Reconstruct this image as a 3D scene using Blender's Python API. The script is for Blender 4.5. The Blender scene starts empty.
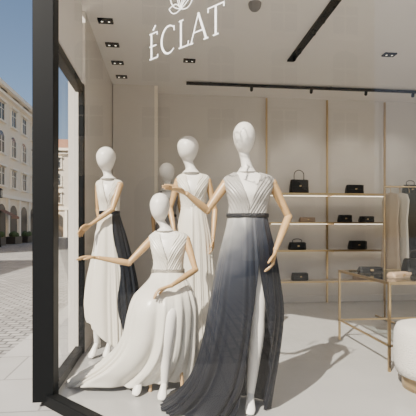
import bpy, math, random
import numpy as np
from mathutils import Vector, Matrix
random.seed(4)
rad=math.radians
# ------------------------------------------------------------ materials
def newmat(name):
    m=bpy.data.materials.new(name); m.use_nodes=True
    nt=m.node_tree; b=nt.nodes['Principled BSDF']
    return m,nt,b
def pmat(name,col,rough=.5,metal=0,var=.0,vscale=8,bump=0,bscale=40,sheen=0,emit=0,col2=None,stretch=None,spec=None):
    m,nt,b=newmat(name)
    b.inputs['Roughness'].default_value=rough; b.inputs['Metallic'].default_value=metal
    if spec is not None: b.inputs['Specular IOR Level'].default_value=spec
    tc=nt.nodes.new('ShaderNodeTexCoord'); mp=nt.nodes.new('ShaderNodeMapping')
    nt.links.new(tc.outputs['Object'],mp.inputs['Vector'])
    if stretch: mp.inputs['Scale'].default_value=stretch
    n=nt.nodes.new('ShaderNodeTexNoise'); n.inputs['Scale'].default_value=vscale; n.inputs['Detail'].default_value=5
    nt.links.new(mp.outputs[0],n.inputs['Vector'])
    mx=nt.nodes.new('ShaderNodeMix'); mx.data_type='RGBA'
    c2=col2 if col2 else tuple(c*(1-var) for c in col)
    mx.inputs[6].default_value=(*col,1); mx.inputs[7].default_value=(*c2,1)
    nt.links.new(n.outputs['Fac'],mx.inputs[0]); nt.links.new(mx.outputs[2],b.inputs['Base Color'])
    if bump:
        n2=nt.nodes.new('ShaderNodeTexNoise'); n2.inputs['Scale'].default_value=bscale
        nt.links.new(mp.outputs[0],n2.inputs['Vector'])
        bp=nt.nodes.new('ShaderNodeBump'); bp.inputs['Strength'].default_value=bump; bp.inputs['Distance'].default_value=.01
        nt.links.new(n2.outputs['Fac'],bp.inputs['Height']); nt.links.new(bp.outputs[0],b.inputs['Normal'])
    if sheen: b.inputs['Sheen Weight'].default_value=sheen
    if emit:
        b.inputs['Emission Color'].default_value=(*col,1); b.inputs['Emission Strength'].default_value=emit
    return m
M={}
M['wall']=pmat('plaster_wall',(.66,.615,.56),.8,var=.05,bump=.1,bscale=90)
M['wallwarm']=pmat('plaster_greige',(.66,.58,.48),.8,var=.05,bump=.1,bscale=90)
M['ceil']=pmat('ceiling_paint',(.86,.82,.775),.85,var=.03)
M['floor']=pmat('polished_concrete',(.42,.41,.395),.18,var=.20,vscale=2.2,bump=.02,bscale=30)
M['black']=pmat('black_metal',(.004,.0045,.005),.5,var=.2,spec=.12)
M['brass']=pmat('brushed_brass',(.62,.45,.24),.3,metal=1,var=.1,vscale=20)
M['skin']=pmat('mannequin_white',(.78,.74,.68),.38,var=.03)
M['wood']=pmat('limb_wood',(.60,.38,.18),.35,var=.35,vscale=14,col2=(.40,.24,.10))
M['ivory']=pmat('ivory_satin',(.70,.65,.56),.40,var=.08,vscale=10)
M['ivoryB']=pmat('cream_silk',(.70,.66,.58),.32,var=.08,vscale=10)
M['blackfab']=pmat('black_chiffon',(.012,.014,.019),.5,var=.3,spec=.2)
M['belt']=pmat('black_belt',(.010,.010,.013),.3,var=.2,spec=.3)
M['beltA']=pmat('pewter_belt',(.06,.06,.065),.35,metal=.6,var=.7,vscale=120,bump=.8,bscale=150)
M['bead']=pmat('beaded_belt',(.42,.38,.32),.35,metal=.5,var=.6,vscale=160,bump=.8,bscale=160)
M['leather']=pmat('black_leather',(.008,.008,.008),.4,var=.3,bump=.15,bscale=150,spec=.3)
M['tanleather']=pmat('tan_leather',(.36,.25,.16),.45,var=.2)
M['whitep']=pmat('white_vinyl_glow',(.9,.9,.88),.5,var=.02,emit=.6)  # lettering vinyl with a glow of its own, though it is no lamp
M['boucle']=pmat('boucle',(.66,.62,.56),.95,var=.1,vscale=60,bump=1,bscale=110,sheen=.2)
M['shelf']=pmat('shelf_top',(.5,.42,.33),.4,var=.1)
M['beige']=pmat('beige_cloth',(.46,.36,.26),.8,var=.1,bump=.2)
M['grey']=pmat('grey_cloth',(.20,.19,.185),.8,var=.1,bump=.2)
M['facade']=pmat('cream_stucco',(.92,.79,.61),.85,var=.12,vscale=.8,bump=.15,bscale=6)
M['trim']=pmat('stucco_trim',(.93,.84,.70),.8,var=.06,vscale=2)
M['pane']=pmat('window_pane',(.04,.05,.06),.25,var=.3)
M['roof']=pmat('clay_roof',(.36,.17,.10),.8,var=.3,vscale=4)
M['shopdark']=pmat('dark_shopfront',(.035,.028,.022),.5,var=.4,vscale=2)
M['lampglow']=pmat('warm_led',(1,.9,.75),.5,emit=1.2)
M['strip']=pmat('shelf_led_strip',(1,.86,.66),.5,emit=3.5)
M['awning']=pmat('awning_cloth',(.25,.13,.08),.8,var=.2)
M['plant']=pmat('foliage',(.07,.11,.04),.8,var=.5,vscale=9)
def ombre():
    m,nt,b=newmat('ombre_chiffon'); b.inputs['Roughness'].default_value=.38; b.inputs['Specular IOR Level'].default_value=.3
    tc=nt.nodes.new('ShaderNodeTexCoord'); sx=nt.nodes.new('ShaderNodeSeparateXYZ'); nt.links.new(tc.outputs['Object'],sx.inputs[0])
    n=nt.nodes.new('ShaderNodeTexNoise'); n.inputs['Scale'].default_value=5; nt.links.new(tc.outputs['Object'],n.inputs['Vector'])
    a=nt.nodes.new('ShaderNodeMath'); a.operation='MULTIPLY_ADD'; a.inputs[1].default_value=-1.2
    nt.links.new(sx.outputs['X'],a.inputs[0]); nt.links.new(sx.outputs['Z'],a.inputs[2])
    c=nt.nodes.new('ShaderNodeMath'); c.operation='MULTIPLY_ADD'; c.inputs[1].default_value=.25
    nt.links.new(n.outputs['Fac'],c.inputs[0]); nt.links.new(a.outputs[0],c.inputs[2])
    mr=nt.nodes.new('ShaderNodeMapRange'); mr.inputs['From Min'].default_value=.66; mr.inputs['From Max'].default_value=1.52
    nt.links.new(c.outputs[0],mr.inputs['Value'])
    r=nt.nodes.new('ShaderNodeValToRGB'); e=r.color_ramp.elements
    e[0].position=0; e[0].color=(.0035,.0045,.008,1); e[1].position=1; e[1].color=(.40,.385,.36,1)
    for p,col in((.3,(.006,.008,.014,1)),(.5,(.016,.019,.028,1)),(.70,(.065,.068,.08,1)),(.86,(.21,.207,.205,1))):
        q=e.new(p); q.color=col
    nt.links.new(mr.outputs[0],r.inputs[0]); nt.links.new(r.outputs[0],b.inputs['Base Color'])
    return m
M['ombre']=ombre()
M['bodiceA']=pmat('silver_chiffon',(.40,.375,.345),.38,var=.15,vscale=9)
def glassmat(name,base,pw,tint):
    m=bpy.data.materials.new(name); m.use_nodes=True; nt=m.node_tree; nt.nodes.clear()
    o=nt.nodes.new('ShaderNodeOutputMaterial'); t=nt.nodes.new('ShaderNodeBsdfTransparent'); g=nt.nodes.new('ShaderNodeBsdfGlossy')
    g.inputs['Roughness'].default_value=.01; t.inputs[0].default_value=(*tint,1)
    lw=nt.nodes.new('ShaderNodeLayerWeight'); p=nt.nodes.new('ShaderNodeMath'); p.operation='POWER'; p.inputs[1].default_value=5
    lw.inputs['Blend'].default_value=.5
    nt.links.new(lw.outputs['Facing'],p.inputs[0])
    q=nt.nodes.new('ShaderNodeMath'); q.operation='MULTIPLY_ADD'; q.inputs[1].default_value=pw; q.inputs[2].default_value=base
    nt.links.new(p.outputs[0],q.inputs[0])
    mx=nt.nodes.new('ShaderNodeMixShader'); nt.links.new(q.outputs[0],mx.inputs[0]); nt.links.new(t.outputs[0],mx.inputs[1]); nt.links.new(g.outputs[0],mx.inputs[2])
    nt.links.new(mx.outputs[0],o.inputs[0]); return m
M['glass']=glassmat('clear_glass',.05,.6,(.98,.985,.98))
M['tglass']=glassmat('table_glass',.22,.7,(.86,.90,.88))
def paving(name,c1,c2,mortar,scale,bw,rh,ms):
    m,nt,b=newmat(name); b.inputs['Roughness'].default_value=.8
    tc=nt.nodes.new('ShaderNodeTexCoord'); br=nt.nodes.new('ShaderNodeTexBrick'); nt.links.new(tc.outputs['Object'],br.inputs['Vector'])
    br.inputs['Color1'].default_value=(*c1,1); br.inputs['Color2'].default_value=(*c2,1); br.inputs['Mortar'].default_value=(*mortar,1)
    br.inputs['Scale'].default_value=scale; br.inputs['Brick Width'].default_value=bw; br.inputs['Row Height'].default_value=rh; br.inputs['Mortar Size'].default_value=ms
    bp=nt.nodes.new('ShaderNodeBump'); bp.inputs['Strength'].default_value=.5; bp.inputs['Distance'].default_value=.01
    n=nt.nodes.new('ShaderNodeTexNoise'); n.inputs['Scale'].default_value=1.3; nt.links.new(tc.outputs['Object'],n.inputs['Vector'])
    mx=nt.nodes.new('ShaderNodeMix'); mx.data_type='RGBA'; mx.blend_type='MULTIPLY'; mx.inputs[0].default_value=.4
    nt.links.new(br.outputs['Color'],mx.inputs[6]); nt.links.new(n.outputs['Fac'],mx.inputs[7])
    inv=nt.nodes.new('ShaderNodeMath'); inv.operation='SUBTRACT'; inv.inputs[0].default_value=1; nt.links.new(br.outputs['Fac'],inv.inputs[1])
    nt.links.new(inv.outputs[0],bp.inputs['Height']); nt.links.new(bp.outputs[0],b.inputs['Normal'])
    nt.links.new(mx.outputs[2],b.inputs['Base Color']); return m
M['cobble']=paving('cobblestone',(.42,.405,.385),(.28,.27,.26),(.11,.105,.10),1,.18,.12,.014)
M['slab']=paving('pavement_slabs',(.46,.445,.425),(.41,.395,.375),(.27,.26,.25),1,.9,.6,.008)

# ------------------------------------------------------------ mesh builder
def hermite(keys,ts):
    k=np.array(keys,float); t=k[:,0]; out=[]
    m=np.zeros_like(k)
    for i in range(len(k)):
        a=max(i-1,0); b=min(i+1,len(k)-1); m[i]=(k[b]-k[a])/(t[b]-t[a]) if t[b]!=t[a] else 0
    for x in ts:
        i=int(np.clip(np.searchsorted(t,x)-1,0,len(t)-2)); h=t[i+1]-t[i]; u=(x-t[i])/h
        out.append((2*u**3-3*u**2+1)*k[i]+(u**3-2*u**2+u)*h*m[i]+(-2*u**3+3*u**2)*k[i+1]+(u**3-u**2)*h*m[i+1])
    return np.array(out)
class MB:
    def __init__(s): s.v=[];s.f=[];s.m=[];s.mats=[]
    def mi(s,mat):
        if mat not in s.mats: s.mats.append(mat)
        return s.mats.index(mat)
    def box(s,c,d,mat,rz=0,taper=1):
        k=s.mi(mat); n=len(s.v); R=Matrix.Rotation(rz,3,'Z')
        for z in(-.5,.5):
            q=taper if z>0 else 1
            for x,y in((-.5,-.5),(.5,-.5),(.5,.5),(-.5,.5)):
                s.v.append(tuple(Vector(c)+R@Vector((x*d[0]*q,y*d[1]*q,z*d[2]))))
        for f in((0,3,2,1),(4,5,6,7),(0,1,5,4),(1,2,6,5),(2,3,7,6),(3,0,4,7)):
            s.f.append(tuple(n+i for i in f)); s.m.append(k)
    def poly(s,pts,z0,z1,mat):
        k=s.mi(mat); n=len(s.v); N=len(pts)
        for z in(z0,z1):
            for p in pts: s.v.append((p[0],p[1],z))
        s.f.append(tuple(n+i for i in range(N))[::-1]); s.f.append(tuple(n+N+i for i in range(N))); s.m+= [k,k]
        for i in range(N):
            j=(i+1)%N; s.f.append((n+i,n+j,n+N+j,n+N+i)); s.m.append(k)
    def grid(s,rows,mat,closed,caps=False,matfn=None):
        k=s.mi(mat); n=len(s.v); R=len(rows); C=len(rows[0])
        for r in rows:
            for p in r: s.v.append(tuple(p))
        for i in range(R-1):
            for j in range(C if closed else C-1):
                j2=(j+1)%C
                s.f.append((n+i*C+j,n+i*C+j2,n+(i+1)*C+j2,n+(i+1)*C+j)); s.m.append(s.mi(matfn(i,j)) if matfn else k)
        if caps:
            s.f.append(tuple(n+j for j in range(C))[::-1]); s.f.append(tuple(n+(R-1)*C+j for j in range(C))); s.m+=[k,k]
    def tube(s,keys,mat,n=16,samp=6,ref=(1,0,0),round_ends=True):
        K=[(i,)+tuple(q if len(q)==5 else (*q,q[3])) for i,q in enumerate(keys)]
        ts=np.linspace(0,len(K)-1,(len(K)-1)*samp+1); P=hermite(K,ts)[:,1:]
        rows=[];ref=Vector(ref)
        for i in range(len(P)):
            a=Vector(P[max(i-1,0)][:3]); b=Vector(P[min(i+1,len(P)-1)][:3]); t=(b-a).normalized()
            u=(ref-t*ref.dot(t)).normalized(); w=t.cross(u); c=Vector(P[i][:3]); ra,rb=abs(P[i][3]),abs(P[i][4])
            if round_ends and i==0:
                for q in(.15,.6,.9):
                    cc=c-t*min(ra,rb)*math.sqrt(1-q*q)
                    rows.append([cc+u*ra*q*math.cos(x)+w*rb*q*math.sin(x) for x in np.linspace(0,2*math.pi,n,endpoint=False)])
            rows.append([c+u*ra*math.cos(x)+w*rb*math.sin(x) for x in np.linspace(0,2*math.pi,n,endpoint=False)])
            if round_ends and i==len(P)-1:
                for q in(.9,.6,.15):
                    cc=c+t*min(ra,rb)*math.sqrt(1-q*q)
                    rows.append([cc+u*ra*q*math.cos(x)+w*rb*q*math.sin(x) for x in np.linspace(0,2*math.pi,n,endpoint=False)])
        s.grid(rows,mat,True,True)
    def rod(s,a,b,r,mat,n=10):
        a=Vector(a);b=Vector(b);ref=(1,0,0) if abs((b-a).normalized().x)<.9 else (0,1,0)
        s.tube([(*a,r),(*b,r)],mat,n=n,samp=1,ref=ref,round_ends=False)
    def ball(s,c,r,mat,n=16,sc=(1,1,1)):
        rows=[]
        for i in range(n//2+1):
            ph=max(.02,min(math.pi-.02,math.pi*i/(n//2)))
            rows.append([Vector((c[0]+r*sc[0]*math.sin(ph)*math.cos(x),c[1]+r*sc[1]*math.sin(ph)*math.sin(x),c[2]-r*sc[2]*math.cos(ph))) for x in np.linspace(0,2*math.pi,n,endpoint=False)])
        s.grid(rows,mat,True,True)
    def build(s,name,parent=None,smooth=False,bevel=0,solid=0,loc=None,rot=None):
        me=bpy.data.meshes.new(name); me.from_pydata([tuple(map(float,v)) for v in s.v],[],s.f)
        for m in s.mats: me.materials.append(m)
        me.polygons.foreach_set('material_index',s.m)
        if smooth: me.polygons.foreach_set('use_smooth',[True]*len(me.polygons))
        me.update(); o=bpy.data.objects.new(name,me); bpy.context.collection.objects.link(o)
        if parent: o.parent=parent
        if loc: o.location=loc
        if rot: o.rotation_euler=rot
        if solid:
            q=o.modifiers.new('sol','SOLIDIFY'); q.thickness=solid; q.offset=0
        if bevel:
            q=o.modifiers.new('bev','BEVEL'); q.width=bevel; q.segments=2; q.limit_method='ANGLE'
        return o
def empty(name,loc=(0,0,0),rz=0):
    o=bpy.data.objects.new(name,None); bpy.context.collection.objects.link(o); o.location=loc; o.rotation_euler=(0,0,rz); o.empty_display_size=.1; return o
def BOX(name,c,d,mat,rz=0,bevel=0,parent=None):
    b=MB(); b.box((0,0,0),d,mat); return b.build(name,parent,bevel=bevel,loc=c,rot=(0,0,rz))

# ------------------------------------------------------------ shop shell
P0=Vector((-.83,2.90)); DIR=Vector((.7025,-.7113)); YB=6.3; XR=5.6; H=3.3
P1=P0+DIR*4.5
foot=[(P0.x,P0.y),(P1.x,P1.y),(XR,P1.y),(XR,YB),(P0.x,YB)]
b=MB(); b.poly(foot,-.03,0,M['floor']); b.build('floor')
b=MB(); b.poly(foot,H,H+.12,M['ceil']); b.build('ceiling')
b=MB(); big=[(P0.x-.08,P0.y-.08),(P1.x-.06,P1.y-.12),(XR+.2,P1.y-.12),(XR+.2,YB+.2),(P0.x-.08,YB+.2)]
b.poly(big,H+.12,9.5,M['trim']); b.build('upper_storeys')
BOX('wall_back',((P0.x+XR)/2,YB+.1,H/2),(XR-P0.x+.2,.2,H),M['wall'])
BOX('wall_left',(P0.x-.02,(3.98+YB)/2,H/2),(.16,YB-3.98,H),M['wall'])
BOX('wall_right',(XR+.1,(P1.y+YB)/2,H/2),(.2,YB-P1.y,H),M['wall'])
BOX('wall_partition',(-.46,6.12,H/2),(.60,.34,H),M['wall'])
BOX('trim_1',(-.135,6.0,H/2),(.05,.10,H),M['trim'])
BOX('baseboard_back',(3.0,6.28,.05),(5.2,.03,.10),M['wall'])
BOX('fascia_side',(P0.x,3.44,2.94),(.10,.90,.70),M['ceil'])
b=MB()
b.box((P0.x,P0.y,1.71),(.14,.14,3.40),M['black'])
b.box((-.80,3.95,1.29),(.05,.06,2.58),M['black'])
b.box((-.82,3.44,2.54),(.07,1.0,.08),M['black'])
b.box((-.82,3.44,.03),(.07,1.0,.08),M['black'])
mid=(P0+P1)/2; az=math.atan2(DIR.y,DIR.x)
b.box((mid.x,mid.y,.02),(4.5,.07,.08),M['black'],rz=az)
b.box((mid.x,mid.y,3.24),(4.5,.09,.12),M['black'],rz=az)
shade_mullion=P0+DIR*2.75
b.box((shade_mullion.x,shade_mullion.y,1.65),(.14,.10,3.2),M['black'],rz=az)  # unseen mullion, added to split the sunlight on the floor
b.box((P1.x,P1.y,1.65),(.1,.1,3.3),M['black'])
b.box(((P1.x+XR)/2,P1.y,.02),(XR-P1.x,.07,.08),M['black'])
b.box(((P1.x+XR)/2,P1.y,3.24),(XR-P1.x,.07,.12),M['black'])
b.build('storefront_frame',bevel=.004)
def pane(name,a,c,z0,z1):
    q=MB(); k=q.mi(M['glass']); q.v=[(a[0],a[1],z0),(c[0],c[1],z0),(c[0],c[1],z1),(a[0],a[1],z1)]; q.f=[(0,1,2,3)]; q.m=[0]; return q.build(name)
pane('window_1',P0+DIR*.08,P1-DIR*.06,.06,3.2)
pane('window_2',(P0.x,2.97),(-.82,3.92),.07,2.5)
pane('window_3',(P1.x+.06,P1.y),(XR-.02,P1.y),.06,3.2)

b=MB(); W=M['whitep']
def stroke(x0,z0,x1,z1,w):
    k=b.mi(W); n=len(b.v); d=Vector((x1-x0,z1-z0)).normalized(); p=Vector((-d.y,d.x))*w/2
    pts=[(x0-p.x,z0-p.y),(x1-p.x,z1-p.y),(x1+p.x,z1+p.y),(x0+p.x,z0+p.y)]
    for y in(0,-.002):
        for q in pts: b.v.append((q[0],y,q[1]))
    for f in((0,1,2,3),(7,6,5,4),(0,4,5,1),(1,5,6,2),(2,6,7,3),(3,7,4,0)): b.f.append(tuple(n+i for i in f)); b.m.append(k)
def arc(cx,cz,rx,rz_,a0,a1,w0,w1,N=28):
    for i in range(N):
        t0=rad(a0+(a1-a0)*i/N); t1=rad(a0+(a1-a0)*(i+1)/N)
        w=w0+(w1-w0)*math.sin(math.pi*(i+.5)/N)
        stroke(cx+rx*math.cos(t0),cz+rz_*math.sin(t0),cx+rx*math.cos(t1),cz+rz_*math.sin(t1),w)
h=.138; T=.011; t_=.006
x=0
stroke(x+.014,0,x+.014,h,T)
for z,l in((.003,.062),(h/2,.05),(h-.003,.058)): stroke(x,z,x+l,z,t_)
stroke(x+.059,0,x+.062,.018,t_); stroke(x+.056,h,x+.058,h-.018,t_); stroke(x+.026,h+.012,x+.046,h+.034,.009)
x=.09; arc(x+.052,h/2,.052,h/2,48,312,.004,.012); stroke(x+.088,h-.008,x+.090,h-.034,t_)
x=.212; stroke(x+.014,0,x+.014,h,T); stroke(x,.003,x+.062,.003,t_); stroke(x,h-.003,x+.03,h-.003,t_); stroke(x+.061,0,x+.064,.024,t_)
x=.292; stroke(x,0,x+.048,h,t_); stroke(x+.046,h,x+.096,0,T); stroke(x+.018,h*.36,x+.08,h*.36,t_); stroke(x-.01,.002,x+.014,.002,t_); stroke(x+.08,.002,x+.108,.002,t_)
x=.398; stroke(x+.046,0,x+.046,h,T); stroke(x,h-.003,x+.094,h-.003,t_); stroke(x+.001,h,x+.001,h-.022,t_); stroke(x+.093,h,x+.093,h-.022,t_); stroke(x+.030,.002,x+.062,.002,t_)
def leaf(cx,cz,L,ang,w):
    ca,sa=math.cos(rad(ang)),math.sin(rad(ang))
    for sgn in(-1,1):
        pr=None
        for i in range(13):
            u=i/12; q=(sgn*w*math.sin(math.pi*u),L*u); pt=(cx+q[0]*ca-q[1]*sa,cz+q[0]*sa+q[1]*ca)
            if pr: stroke(pr[0],pr[1],pt[0],pt[1],.004)
            pr=pt
for ang in(0,38,-38,72,-72): leaf(.225,.195,.12 if abs(ang)<50 else .085,ang,.022)
TX=P0+DIR*1.07+Vector((-.711,-.703))*.004
b.build('window_lettering',loc=(TX.x,TX.y,2.085),rot=(0,0,az))

for i,(x,y) in enumerate([(-.60,4.13),(-.60,4.66),(-.60,5.16),(-.60,5.63),(.30,5.0),(2.69,4.57)]):
    b=MB(); b.box((0,0,-.008),(.15,.09,.016),M['black'])
    for sx in(-.035,.035): b.ball((sx,0,-.016),.012,M['lampglow'],n=12,sc=(1,1,.3))
    b.build('recessed_downlight' ,loc=(x,y,H))
b=MB(); b.box((0,0,-.01),(.085,1.9,.02),M['black'])
for y in(-.8,-.55,-.1,.15,.6,.8): b.tube([(0,y,-.01,.025),(0,y+.01,-.05,.022)],M['black'],n=12,samp=1)
b.build('ceiling_light_slot',loc=(1.56,3.92,H))
b=MB(); b.box((0,0,-.03),(4.3,.035,.035),M['black'])
for x in(-1.2,-.3,.55,1.3): b.tube([(x,0,-.05,.022),(x,.01,-.09,.022)],M['black'],n=12,samp=1)
for x in(-1.8,0,1.8): b.rod((x,0,0),(x,0,-.03),.008,M['black'])
b.build('track_light_rail',loc=(2.45,5.72,H))
b=MB(); b.ball((0,0,0),.07,M['ceil'],n=24,sc=(1,1,.25)); b.tube([(0,0,-.005,.062),(0,0,-.022,.06)],M['grey'],n=24,samp=1); b.build('ceiling_speaker',smooth=True,loc=(.83,3.66,H))

# ------------------------------------------------------------ shelving
sh=empty('wall_shelving',(0,6.12,0))
b=MB()
px=[1.6,2.6,3.58,4.56]
for x in px: b.box((x,.10,1.63),(.026,.026,3.26),M['brass'])
SZ=[1.74,1.29,.86,.38]
for z in SZ:
    b.box((3.08,-.02,z-.012),(2.96,.27,.018),M['shelf']); b.box((3.08,-.16,z-.012),(2.98,.012,.026),M['brass'])
    b.box((3.08,.09,z-.026),(2.9,.012,.008),M['strip'])
    for x in px: b.box((x,-.02,z-.03),(.014,.27,.014),M['brass'])
b.build('frame',sh)
def bag(loc,w,d,h,handle=.1,mat='leather',flap=True,rz=0):
    b=MB(); mt=M[mat]
    rows=[]
    for z,sx,sy in((0,.94,.9),(.02,1,1),(h*.5,.97,.9),(h*.9,.9,.6),(h,.86,.42)):
        r=[]
        for a in np.linspace(0,2*math.pi,28,endpoint=False):
            c,s_=math.cos(a),math.sin(a); r.append((w/2*sx*math.copysign(abs(c)**.35,c),d/2*sy*math.copysign(abs(s_)**.5,s_),z))
        rows.append(r)
    b.grid(rows,mt,True,True)
    if flap:
        b.box((0,-d*.47,h*.72),(w*.86,.01,h*.46),mt); b.box((0,-d*.53,h*.52),(.03,.012,.02),M['brass'])
    if handle:
        b.tube([(-w*.26,0,h*.95,.006),(-w*.24,0,h+handle*.7,.006),(0,0,h+handle,.006),(w*.24,0,h+handle*.7,.006),(w*.26,0,h*.95,.006)],mt,n=8,ref=(0,1,0))
    return b.build('handbag',smooth=False,bevel=.003,loc=loc,rot=(0,0,rz))
Y=6.10
bag((2.09,Y,1.739),.30,.14,.22,.15)
bag((3.0,Y,1.739),.29,.13,.15,0)
bag((3.95,Y,1.739),.26,.12,.16,.07)
bag((2.84,Y,1.289),.23,.1,.12,0); bag((3.20,Y,1.289),.25,.1,.10,0); bag((4.1,Y,1.289),.25,.1,.13,.06,'tanleather')
bag((2.06,Y,.859),.28,.13,.12,.05); bag((3.05,Y,.859),.30,.13,.14,0); bag((2.22,Y,1.289),.26,.12,.08,0,'tanleather')
bag((2.1,Y,.379),.27,.13,.12,0); bag((3.1,Y,.379),.24,.12,.1,0,'tanleather'); bag((3.9,Y,.859),.25,.12,.12,.06)
bag((3.4,Y,.379),.24,.12,.1,0)

# display table
tb=empty('display_table',(1.85,3.15,0))
b=MB(); TW,TD=1.25,.98
b.box((TW/2,TD/2,.742),(TW-.03,TD-.03,.012),M['tglass'])
for x in(0.01,TW-.01):
    for y in(.01,TD-.01): b.box((x,y,.365),(.02,.02,.73),M['brass'])
for z,t in((.215,.016),(.738,.024)):
    for y in(.01,TD-.01): b.box((TW/2,y,z),(TW,.018,t),M['brass'])
    for x in(.01,TW-.01): b.box((x,TD/2,z),(.018,TD,t),M['brass'])
b.build('table_body',tb)
bag((2.12,3.45,.749),.22,.12,.05,0,'tanleather',rz=.3); bag((2.06,3.85,.749),.24,.13,.06,0,rz=-.2); bag((2.40,3.6,.749),.28,.15,.16,.08)
b=MB(); rows=[]
for z,r in((.10,.20),(.11,.232),(.18,.247),(.3,.25),(.42,.246),(.468,.225),(.485,.17),(.488,.02)):
    rows.append([(r*math.cos(a),r*math.sin(a),z) for a in np.linspace(0,2*math.pi,48,endpoint=False)])
b.grid(rows,M['boucle'],True,True); b.tube([(0,0,0,.19),(0,0,.1,.19)],M['brass'],n=40,samp=1,round_ends=False)
b.build('pouf',smooth=True,loc=(1.97,2.80,0))
rk=empty('clothes_rack',(3.10,4.95,0)); b=MB()
b.rod((-.25,0,1.74),(1.35,0,1.74),.012,M['brass'])
for x in(-.25,1.35):
    b.rod((x,0,0.02),(x,0,1.74),.012,M['brass']); b.rod((x,-.22,.012),(x,.22,.012),.012,M['brass'])
b.build('rack_frame',rk,smooth=True)
gm=[M['beige'],M['ivory'],M['blackfab'],M['blackfab'],M['ivory'],M['ivory'],M['grey'],M['beige'],M['blackfab'],M['ivory'],M['beige']]
b=MB()
for i,mt in enumerate(gm):
    x=-.17+i*.13; L=1.0+.12*math.sin(i*2.1)
    rows=[]
    for z,hw,th in((1.66,.03,.012),(1.63,.17,.02),(1.55,.21,.03),(1.3,.17,.035),(1.66-L*.8,.2,.05),(1.66-L,.22,.055)):
        rows.append([(x+th*math.cos(a)*(1+.3*math.sin(6*a)),hw*math.sin(a),z) for a in np.linspace(0,2*math.pi,24,endpoint=False)])
    b.grid(rows,mt,True,True)
    b.tube([(x,0,1.66,.004),(x,0,1.70,.004),(x,.02,1.735,.004),(x,.0,1.757,.004),(x,-.015,1.745,.004)],M['brass'],n=6)
b.build('hanging_garments',rk,smooth=True)

# ------------------------------------------------------------ mannequins
YAW=-rad(6.1)
def body_rings(p,off=0):
    W=(p['shr']-p['shl'])/2; cx=(p['shr']+p['shl'])/2; Y=p.get('y',0)
    hz,hl,hr=p['hip']; wz,wl,wr=p['waist']; sz=p['shz']; hx,hc,hw,hh=p['head']
    nx=(cx*.6+hx*.4); bz=wz+(sz-wz)*.55
    nk=hw*.47; nb=hc-hh*.82
    R=[(hz-W*.75,(hl+hr)/2-W*.35,(hl+hr)/2+W*.35,Y+1,W*.3),
       (hz-W*.5,(hl*.8+hr*.2),(hr*.8+hl*.2),Y+1,W*.5),
       (hz,hl,hr,Y+1,W*.62),
       (wz,wl,wr,Y,W*.45),
       (wz+(bz-wz)*.5,cx-W*.78,cx+W*.78,Y-.5,W*.50),
       (bz,cx-W*.86,cx+W*.86,Y-2,W*.60),
       (sz-W*.30,cx-W*.93,cx+W*.93,Y-1,W*.50),
       (sz-W*.08,cx-W*.95,cx+W*.95,Y,W*.40),
       (sz+W*.08,cx-W*.78,cx+W*.78,Y+.5,W*.34),
       (sz+W*.22,nx-W*.42,nx+W*.42,Y+1,W*.30),
       (sz+W*.36,nx-nk*1.2,nx+nk*1.2,Y+1,nk*1.3)]
    if off:
        R=[(z,a-off,c+off,y,r+off) for z,a,c,y,r in R]
    return R,(nx,nk,nb)
def headrings(p):
    hx,hc,hw,hh=p['head']; Y=p.get('y',0); _,(nx,nk,nb)=body_rings(p)
    R=[(nb-1.0,hx-nk,hx+nk,Y+1,nk*1.05)]
    for f,w,yo in((-.72,.60,-.8),(-.5,.78,-1.6),(-.2,.92,-1.6),(.1,1,-1),(.4,.97,-.6),(.65,.82,-.2),(.83,.62,0),(.94,.39,0),(.99,.16,0)):
        R.append((hc+f*hh,hx-w*hw,hx+w*hw,Y+yo,w*hw*1.18))
    return R
def ringsurf(b,rings,s,mat,nz=50,nth=40,gap=None,fold=None,zmod=None,matfn=None,caps=False,zr=None):
    z0,z1=(rings[0][0],rings[-1][0]) if zr is None else zr
    zs=np.linspace(z0,z1,nz); K=hermite(rings,zs); rows=[]
    for r in K:
        z,xl,xr,yc,ry=r[:5]; xc=(xl+xr)/2; rx=max((xr-xl)/2,.1); ry=max(ry,.1)
        if gap:
            gc,gh=gap(z,rx); th=np.linspace(gc+gh,gc+2*math.pi-gh,nth)
        else: th=np.linspace(-math.pi/2,1.5*math.pi,nth,endpoint=False)
        row=[]
        for t in th:
            f=fold(t,z,(z-z0)/(z1-z0)) if fold else 0
            zz=z+(zmod(t,z) if zmod else 0)
            row.append(((xc+(rx+f)*math.cos(t))*s,(yc+(ry+f)*math.sin(t))*s,zz*s))
        rows.append(row)
    mf=(lambda i,j: matfn(th[j] if j<len(th) else th[-1],zs[i])) if matfn else None
    b.grid(rows,mat,gap is None,caps and gap is None,mf)
def hand(b,w,d,n,L,mat,thumb=1,curl=.5):
    w=Vector(w);d=Vector(d).normalized();n=Vector(n);n=(n-d*n.dot(d)).normalized();sd=d.cross(n)*thumb
    k=L/.18
    b.tube([(*w,.017*k,.014*k),(*(w+d*.03*k),.026*k,.013*k),(*(w+d*.07*k),.036*k,.012*k),(*(w+d*.092*k),.034*k,.010*k)],mat,n=14,samp=4,ref=sd)
    for o,l in((.027,.070),(.009,.080),(-.009,.075),(-.026,.058)):
        p=w+d*.085*k+sd*o*k; q=[(*p,.0085*k)]; a=.15
        for seg,rr in((.42,.008),(.32,.0072),(.26,.006)):
            a+=curl*.45; p=p+(d*math.cos(a)+n*math.sin(a)+sd*o*4.5)*l*seg*k; q.append((*p,rr*k))
        b.tube(q,mat,n=8,samp=3,ref=sd)
    p=w+d*.028*k+sd*.022*k; q=[(*p,.012*k)]
    for l,v in((.032,sd*.75+d*.6+n*.25),(.03,sd*.35+d*.85+n*.35),(.022,sd*.1+d*.9+n*.4)):
        p=p+v.normalized()*l*k; q.append((*p,.0095*k if l>.025 else .007*k))
    b.tube(q,mat,n=8,samp=3,ref=n)
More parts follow.
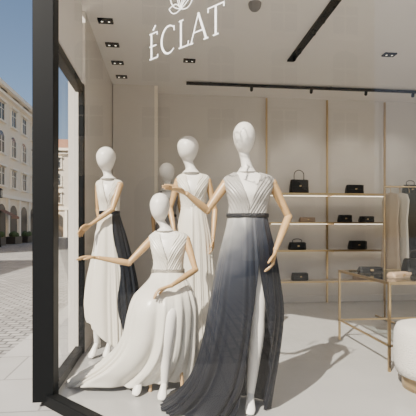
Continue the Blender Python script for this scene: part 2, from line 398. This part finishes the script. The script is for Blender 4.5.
def arm(b,s,S,E,Wr,hd,hn,r,L,thumb=1,curl=.5):
    S,E,Wr=[Vector(q)*s for q in(S,E,Wr)]; wd=M['wood']
    def seg(a,c,r0,r1,r2):
        dd=(c-a); ref=(0,1,0) if abs(dd.normalized().y)<.85 else (1,0,0)
        m_=a+dd*.35
        b.tube([(*a,r0),(*m_,r1),(*c,r2)],wd,n=16,samp=6,ref=ref)
    seg(S,E,r*1.05,r*1.0,r*.72); b.ball(E,r*.86,wd); seg(E,Wr,r*.8,r*.82,r*.5); b.ball(Wr,r*.56,wd)
    b.ball(S,r*1.12,wd)
    hd=Vector(hd).normalized(); hand(b,Wr+hd*r*.3,hd,hn,L,wd,thumb,curl)
def leg(b,s,pts,rs):
    b.tube([(p[0]*s,p[1]*s,p[2]*s,r*s) for p,r in zip(pts,rs)],M['skin'],n=18,samp=8)
def footm(b,s,an,toe,w):
    a=Vector(an)*s; t=Vector(toe)*s; d=(t-a)
    hl=a-Vector((d.x,d.y,0)).normalized()*.03
    b.tube([(*(a+Vector((0,0,.01))),.8*w,.8*w),(*(a+d*.35),w*.95,w*.8),(*(a+d*.75-Vector((0,0,.004))),w*1.2,w*.55),(*t,w*.95,w*.38)],M['skin'],n=16,samp=5)
    b.tube([(*(hl+Vector((0,0,.015))),w*.6),(*(hl+Vector((0,0,-.035))),w*.62)],M['skin'],n=12,samp=2)
def mannequin(loc,s,p,arms,legs,feet):
    e=empty('mannequin',loc,YAW); b=MB()
    R,_=body_rings(p); ringsurf(b,R,s,M['skin'],nz=60,nth=40,caps=True)
    hr=headrings(p)
    nk=_[1]; z0=R[-2][0]
    neck=[(z0,_[0]-nk*1.9,_[0]+nk*1.9,p.get('y',0)+1,nk*1.8),(z0+(hr[0][0]-z0)*.35,_[0]-nk*1.1,_[0]+nk*1.1,p.get('y',0)+1,nk*1.15)]+hr
    ringsurf(b,neck,s,M['skin'],nz=60,nth=40,caps=True)
    for l in legs: leg(b,s,*l)
    for f in feet: footm(b,s,*f)
    b.build('body',e,smooth=True)
    for i,a in enumerate(arms):
        b=MB(); arm(b,s,*a); b.build('arm_%d'%(i+1),e,smooth=True)
    return e
def gown(name,loc,s,p,mat,skirt,vz,beltmat=None,gapf=None,zmod=None,matfn=None,pl=(14,23),amp=1.5,skmat=None,topw=.50,beltw=4):
    e=empty(name,loc,YAW); b=MB(); W=(p['shr']-p['shl'])/2
    R,_=body_rings(p,off=W*.06); wz=p['waist'][0]; top=p['shz']+W*.20
    R=[(z,(a-W*.07 if z>p['shz']-W*.4 else a),(c+W*.07 if z>p['shz']-W*.4 else c),y,r) for z,a,c,y,r in R]
    def gp(z,rx):
        w=0 if z<vz else (z-vz)/(top-vz)*W*topw
        return (-math.pi/2, .012+math.asin(min(.97,w/max(rx,.1))))
    def fold(t,z,f):
        side=1 if math.cos(t)>0 else -1
        fr=max(0,-math.sin(t)); xx=abs(math.cos(t))*W*.9
        ph=(z-wz)*.8-xx*1.6+ (W*.06 if side>0 else 0)
        a=math.sin(ph*2*math.pi/(W*.21))+.5*math.sin(ph*2*math.pi/(W*.47)+1)
        return W*.020*a*(.2+.8*fr)*min(1,(1-f)*6+.2)
    ringsurf(b,R,s,mat,nz=150,nth=200,gap=gp,fold=fold,zr=(wz-1,top))
    b.build('bodice',e,smooth=True,solid=.004)
    b=MB()
    sk=sorted([tuple(q) for q in skirt])
    zA=[q[0] for q in sk]; aA=[q[5] for q in sk]
    n1,n2=pl
    def fold2(t,z,f):
        a=float(np.interp(z,zA,aA)); q=(1-f)
        tt=t+.16*math.sin(2*t+1+q*.5)+.09*math.sin(5*t+.5)+.06*q*math.sin(3*t+2)
        w1=math.sin(n1*tt+q*.7)*(.65+.35*math.sin(3*t+1)); w2=math.sin(n2*tt+2+q*1.1)*(.6+.4*math.sin(4*t+3))
        # secondary folds that appear only part-way down, as real gathers split
        w3=math.sin(2*n1*tt+1.7*math.sin(2*t)+q*2)*max(0,q-.15)
        return a*(.62*w1+.45*w2+.30*w3+.18*q*math.sin(2*n2*tt+1))*1.05
    ringsurf(b,[q[:5] for q in sk],s,skmat or mat,nz=110,nth=420,gap=gapf,fold=fold2,zmod=zmod,matfn=matfn)
    b.build('skirt',e,smooth=True,solid=.004)
    if beltmat:
        b=MB(); o=W*.09; wzz,wl,wr=p['waist']; Yb=p.get('y',0)
        rr=[(wzz-beltw/2,wl-o,wr+o,Yb,W*.45+o),(wzz,wl-o*1.15,wr+o*1.15,Yb,W*.45+o*1.2),(wzz+beltw/2,wl-o,wr+o,Yb,W*.45+o)]
        ringsurf(b,rr,s,beltmat,nz=6,nth=60); b.build('belt',e,smooth=True,solid=.006)
    return e
def lerp(z,pts):
    return float(np.interp(z,[q[0] for q in pts],[q[1] for q in pts]))

# A - front mannequin, ombre gown
sA=.0065; LA=(.503,2.561,0)
pA=dict(head=(1,274,11,16.5),shz=235,shl=-18,shr=29,waist=(197,-14,23),hip=(170,-19,28))
mannequin(LA,sA,pA,
 [((-17,0,229),(-36,-5,202),(-55,-20,217),(-1,-.15,.45),(0,-.3,-1),.030,.165,1,.25),
  ((29,0,229),(46,3,196),(30,-15,164),(-.22,-.15,-1),(-1,.2,.1),.030,.165,-1,.5)],
 [([(14,0,172),(15,-2,140),(14,-4,104),(13,-2,78),(10,3,40),(8,6,17)],[12,11,8.2,8,5.6,4]),
  ([(-6,2,172),(-6,2,140),(-8,8,104),(-12,14,70),(-14,18,20)],[12,11,7.6,7.2,4])],
 [((8,6,17),(6,-8,3),.028),((-14,18,18),(-15,6,3),.026)])
def gapA(z,rx):
    return (rad(lerp(z,[(0,-46),(10,-48),(60,-64),(100,-72),(150,-72)])), rad(lerp(z,[(0,27),(10,26),(60,20),(100,12),(132,4),(150,.4)])))
gown('evening_gown',LA,sA,pA,M['bodiceA'],[
 (198,-14.5,23.5,0,11.5,.2),(185,-17,26,0,15,.8),(160,-23,32,2,20,1.4),(130,-29,37,4,24,2.1),(100,-34,40,6,27,2.7),(60,-42,36,8,30,3.2),(30,-53,31,10,31,3.6),(10,-70,28,12,31,3.8),(1,-84,27,13,31,3.8)],
 206,M['beltA'],gapf=gapA,skmat=M['ombre'],amp=2,pl=(13,23))
# B - seated
sB=.007175; LB=(.034,2.883,0)
pB=dict(head=(-13,189,10.5,15.5),shz=160,shl=-23,shr=15,waist=(121,-20,11),hip=(100,-25,17),y=25)
mannequin(LB,sB,pB,
 [((-22,25,155),(-44,14,131),(-72,4,137),(-1,-.1,.1),(0,-.2,-1),.028,.165,1,.3),
  ((15,25,155),(25,15,124),(3,-16,112),(-1,-.25,-.3),(0,-.2,-1),.028,.165,-1,.7)],
 [([(5,24,88),(4,5,88),(2,-13,86),(0,-14,66),(-3,-8,40),(-5,-4,14)],[11,10.5,7.5,7,5.5,3.8]),
  ([(-12,24,88),(-18,5,86),(-24,-10,84),(-26,-8,60),(-28,0,35),(-30,6,14)],[11,10.5,7.5,7,5.5,3.8])],
 [((-5,-4,14),(-7,-16,3),.026),((-30,6,14),(-34,-5,3),.026)])
def zmB(t,z):
    fr=max(0,math.cos(t-rad(-60)))
    return (7*fr+1.2*math.sin(5*t))*max(0,1-z/60)
gown('evening_gown',LB,sB,pB,M['ivoryB'],[
 (122,-20.5,11.5,25,9.5,.1),(114,-24,15,22,14,.5),(106,-31,20,15,22,1),(98,-38,24,11,28,1.6),(85,-43,27,10,31,2.2),(60,-49,27,12,30,3),(40,-60,27,16,29,3.6),(22,-80,26,22,28,3.9),(8,-104,25,28,27,3.9),(1.5,-114,24,30,27,3.9)],
 134,M['bead'],zmod=zmB,pl=(11,19),beltw=6)
b=MB(); b.tube([(0,0,.50,.16),(0,0,.54,.16)],M['boucle'],n=32,samp=1,round_ends=False)
for a in range(4):
    c,s_=math.cos(a*math.pi/2+.6),math.sin(a*math.pi/2+.6); b.rod((.12*c,.12*s_,.5),(.17*c,.17*s_,0),.012,M['wood'])
b.build('stool',loc=(.03,3.06,0))
# C - left
sC=.009375; LC=(-.60,3.80,0)
pC=dict(head=(6,196,9.3,12.3),shz=174,shl=-3,shr=21,waist=(143,0,18),hip=(120,-3,22))
mannequin(LC,sC,pC,
 [((20,-3,170),(15,-13,146),(-4,-15,132),(-1,-.1,-.7),(0,-.6,-1),.030,.17,1,.5),
  ((-3,5,170),(-5,11,146),(0,9,124),(0,-.1,-1),(1,0,0),.030,.17,-1,.5)],
 [([(3,0,122),(1,-1,95),(-2,-2,70),(-3,0,45),(-4,3,14)],[8,7.5,5,5,2.9]),
  ([(15,0,122),(14,0,95),(12,0,70),(11,3,45),(8,6,14)],[8,7.5,5,5,2.9])],
 [((-4,3,13),(-8,-6,2),.026),((8,6,13),(6,-4,2),.026)])
def zmC(t,z):
    return lerp(math.cos(t),[(-1,34),(0,8),(.5,0),(1,14)])*max(0,1-z/110)
gown('evening_gown',LC,sC,pC,M['ivory'],[
 (144,-.5,18.5,0,6,.1),(135,-2,21,0,8,.5),(118,-5,26,1,11,.9),(92,-9,32,2,13,1.4),(60,-14,37,3,15,1.8),(30,-16,40,3,15,2),(8,-15,40,3,15,2)],
 152,M['belt'],zmod=zmC,pl=(12,19),matfn=lambda t,z: M['blackfab'] if math.cos(t-.15)>.24+.10*math.sin(z*.09) else M['ivory'])
# D - middle back
sD=.0095; LD=(.281,3.791,0)
pD=dict(head=(-7,205,10.5,13.2),shz=178,shl=-17,shr=13,waist=(146,-13,9),hip=(122,-18,14))
mannequin(LD,sD,pD,
 [((13,0,173),(20,2,144),(18,-8,117),(0,-.1,-1),(-1,0,0),.031,.17,-1,.5),
  ((-17,0,173),(-25,0,146),(-20,-12,124),(.3,-.3,-1),(1,0,0),.031,.17,1,.5)],
 [([(4,0,122),(4,-1,95),(4,-2,62),(4,2,35),(4,4,12)],[8.5,8,5,5,3]),([(-8,0,122),(-8,0,95),(-8,0,62),(-8,3,35),(-8,5,12)],[8.5,8,5,5,3])],
 [((4,4,12),(4,-5,2),.026),((-8,5,12),(-9,-4,2),.026)])
gown('evening_gown',LD,sD,pD,M['ivory'],[
 (147,-13.5,9.5,0,7.5,.1),(135,-16,12,0,10,.6),(115,-20,16,1,13,1),(60,-23,20,2,15,1.7),(20,-25,23,2,17,2),(2,-27,25,2,18,2.1)],154,None,pl=(13,21))
# E - far
sE=.0125; LE=(.02,5.02,0)
pE=dict(head=(0,151,7.6,10),shz=131,shl=-10,shr=11,waist=(108,-8,8.5),hip=(92,-11,12))
mannequin(LE,sE,pE,
 [((11,0,128),(15,2,106),(13,-4,86),(0,-.1,-1),(-1,0,0),.030,.17,-1,.5),((-10,0,128),(-14,2,106),(-12,-4,86),(0,-.1,-1),(1,0,0),.030,.17,1,.5)],
 [([(4,0,92),(4,0,50),(4,3,9)],[6,4.2,2.3]),([(-4,0,92),(-4,0,50),(-4,3,9)],[6,4.2,2.3])],
 [((4,3,9),(4,-4,2),.026),((-4,3,9),(-4,-4,2),.026)])
gown('evening_gown',LE,sE,pE,M['grey'],[(109,-8.5,9,0,5.5,.1),(92,-12,13,0,8.5,.6),(40,-15,16,0,11,1.1),(8,-17,18,0,13,1.3)],114,M['belt'],skmat=M['grey'],beltw=3)

# ------------------------------------------------------------ street
BOX('street',(-20,20,-.22),(60,120,.2),M['cobble'])
BOX('sidewalk',(3.2,22,-.0755),(9.5,72,.088),M['slab'])
BOX('neighbour_building',(2.4,18.6,4.5),(6.5,24,9.0),M['facade'])
def townhouse(L,Hh,col='facade'):
    b=MB(); fz=M[col]
    b.box((-4,L/2,Hh/2),(8,L,Hh),fz)
    b.box((.25,L/2,Hh+.15),(.9,L+.4,.35),M['trim']); b.box((.12,L/2,Hh-.35),(.5,L+.1,.25),M['trim']); b.box((.08,L/2,4.1),(.35,L,.3),M['trim'])
    b.box((-4,L/2,Hh+1.1),(7.2,L,1.7),M['roof'],taper=.8)
    n=int(L/2.6); dy=L/n; rows=3; rh=(Hh-4.9)/rows
    def archtop(x,yc,z,hw,hr,mt):
        k=b.mi(mt); n0=len(b.v); b.v.append((x,yc,z))
        for q in range(13):
            a=math.pi*q/12; b.v.append((x,yc+hw*math.cos(a),z+hr*math.sin(a)))
        for q in range(12): b.f.append((n0,n0+1+q,n0+2+q)); b.m.append(k)
    for j in range(n):
        yc=dy*(j+.5)
        for i in range(rows):
            zc=4.4+rh*(i+.5); hh=rh*.56
            b.box((.02,yc,zc),(.06,1.1,hh),M['pane'])
            if i==1: archtop(.055,yc,zc+hh/2,.55,.35,M['pane'])
            for q in(-.62,.62): b.box((.06,yc+q,zc),(.16,.14,hh+.1),M['trim'])
            b.box((.05,yc,zc),(.08,.05,hh),M['trim']); b.box((.05,yc,zc+hh*.18),(.08,1,.05),M['trim'])
            if i!=1: b.box((.12,yc,zc+hh/2+.16),(.36,1.6,.16),M['trim'])
            b.box((.12,yc,zc-hh/2-.08),(.34,1.5,.12),M['trim'])
            for q in range(-3,4): b.box((.16,yc+q*.18,Hh-.1),(.3,.08,.16),M['trim'])
        b.box((.03,yc,1.35),(.08,1.7,2.7),M['shopdark'])
        archtop(.07,yc,2.7,.85,.7,M['shopdark'])
        if j%3==1:
            k=b.mi(M['awning']); n0=len(b.v)
            b.v+=[(.05,yc-.9,2.9),(.05,yc+.9,2.9),(1.2,yc+.9,2.3),(1.2,yc-.9,2.3),(1.2,yc+.9,2.1),(1.2,yc-.9,2.1)]
            b.f+=[(n0,n0+1,n0+2,n0+3),(n0+3,n0+2,n0+4,n0+5)]; b.m+=[k,k]
        b.box((.08,yc+dy/2,2.0),(.22,.35,4.0),M['trim'])
    return b
townhouse(30,13.2).build('townhouse_row',loc=(-14,15.5,-.12))
townhouse(13,11.5).build('townhouse_row',loc=(-14,-6.5,-.12))
townhouse(34,12.5,col='wallwarm').build('townhouse',loc=(-30,60,-.12),rot=(0,0,-math.pi/2))
for (x,y) in((-11.4,29),(-11.4,42)):
    b=MB(); b.tube([(0,0,0,.14),(0,0,.5,.09),(0,0,1,.06),(0,0,3.4,.045)],M['black'],n=12); b.box((0,0,3.7),(.34,.34,.5),M['pane']); b.box((0,0,4.02),(.42,.42,.14),M['black'],taper=.4); b.box((0,0,3.43),(.3,.3,.06),M['black'])
    b.build('street_lamp',loc=(x,y,-.12))
for i,y in enumerate((26.5,31.5,35,38)):
    b=MB(); b.box((0,0,.3),(.8,1.6,.6),M['shopdark'])
    for q in range(9): b.ball((random.uniform(-.25,.25),-.6+q*.15,.75+random.uniform(-.08,.12)),.24,M['plant'],n=8)
    b.build('hedge_planter',loc=(-12.6,y,-.12))

# ------------------------------------------------------------ light
w=bpy.data.worlds.new('sky'); bpy.context.scene.world=w; w.use_nodes=True; nt=w.node_tree
sk=nt.nodes.new('ShaderNodeTexSky'); sk.sky_type='NISHITA'; sk.sun_disc=False; sk.sun_elevation=rad(42); sk.sun_rotation=rad(217); sk.dust_density=1.5; sk.air_density=1.0
nt.links.new(sk.outputs[0],nt.nodes['Background'].inputs[0]); nt.nodes['Background'].inputs[1].default_value=.16
sl=bpy.data.lights.new('sun','SUN'); sl.energy=12; sl.angle=rad(.6); sl.color=(1,.93,.82)
so=bpy.data.objects.new('sun',sl); bpy.context.collection.objects.link(so)
d=Vector((.64,.77,-math.tan(rad(41)))); so.rotation_euler=d.to_track_quat('-Z','Y').to_euler(); so.location=(0,0,12)
def spot(x,y,e,z=3.2,size=150,tgt=None,col=(1,.92,.82)):
    l=bpy.data.lights.new('downlight','SPOT'); l.energy=e; l.spot_size=rad(size); l.spot_blend=1; l.shadow_soft_size=.08; l.color=col
    o=bpy.data.objects.new('downlight_lamp',l); bpy.context.collection.objects.link(o); o.location=(x,y,z)
    if tgt: o.rotation_euler=(Vector(tgt)-Vector((x,y,z))).to_track_quat('-Z','Y').to_euler()
for x,y in((1.56,3.4),(1.56,4.4),(2.7,4.57),(3.8,4.5),(2.6,2.5),(4.3,2.5)): spot(x,y,12)
spot(-.60,4.13,45,3.24,40,(.02,5.02,1.8))  # extra spot, added to lift the far mannequin's head off the wall
for x in(1.25,2.15,3.0,3.75): spot(x,5.72,18,3.15,90,(x,6.2,1.4))

cd=bpy.data.cameras.new('camera'); co=bpy.data.objects.new('camera',cd); bpy.context.collection.objects.link(co)
co.location=(0,0,1.2); co.rotation_euler=(rad(90),0,YAW); cd.sensor_width=36; cd.lens=36*400/416; cd.shift_y=20/416; cd.clip_start=.05; cd.clip_end=500
bpy.context.scene.camera=co
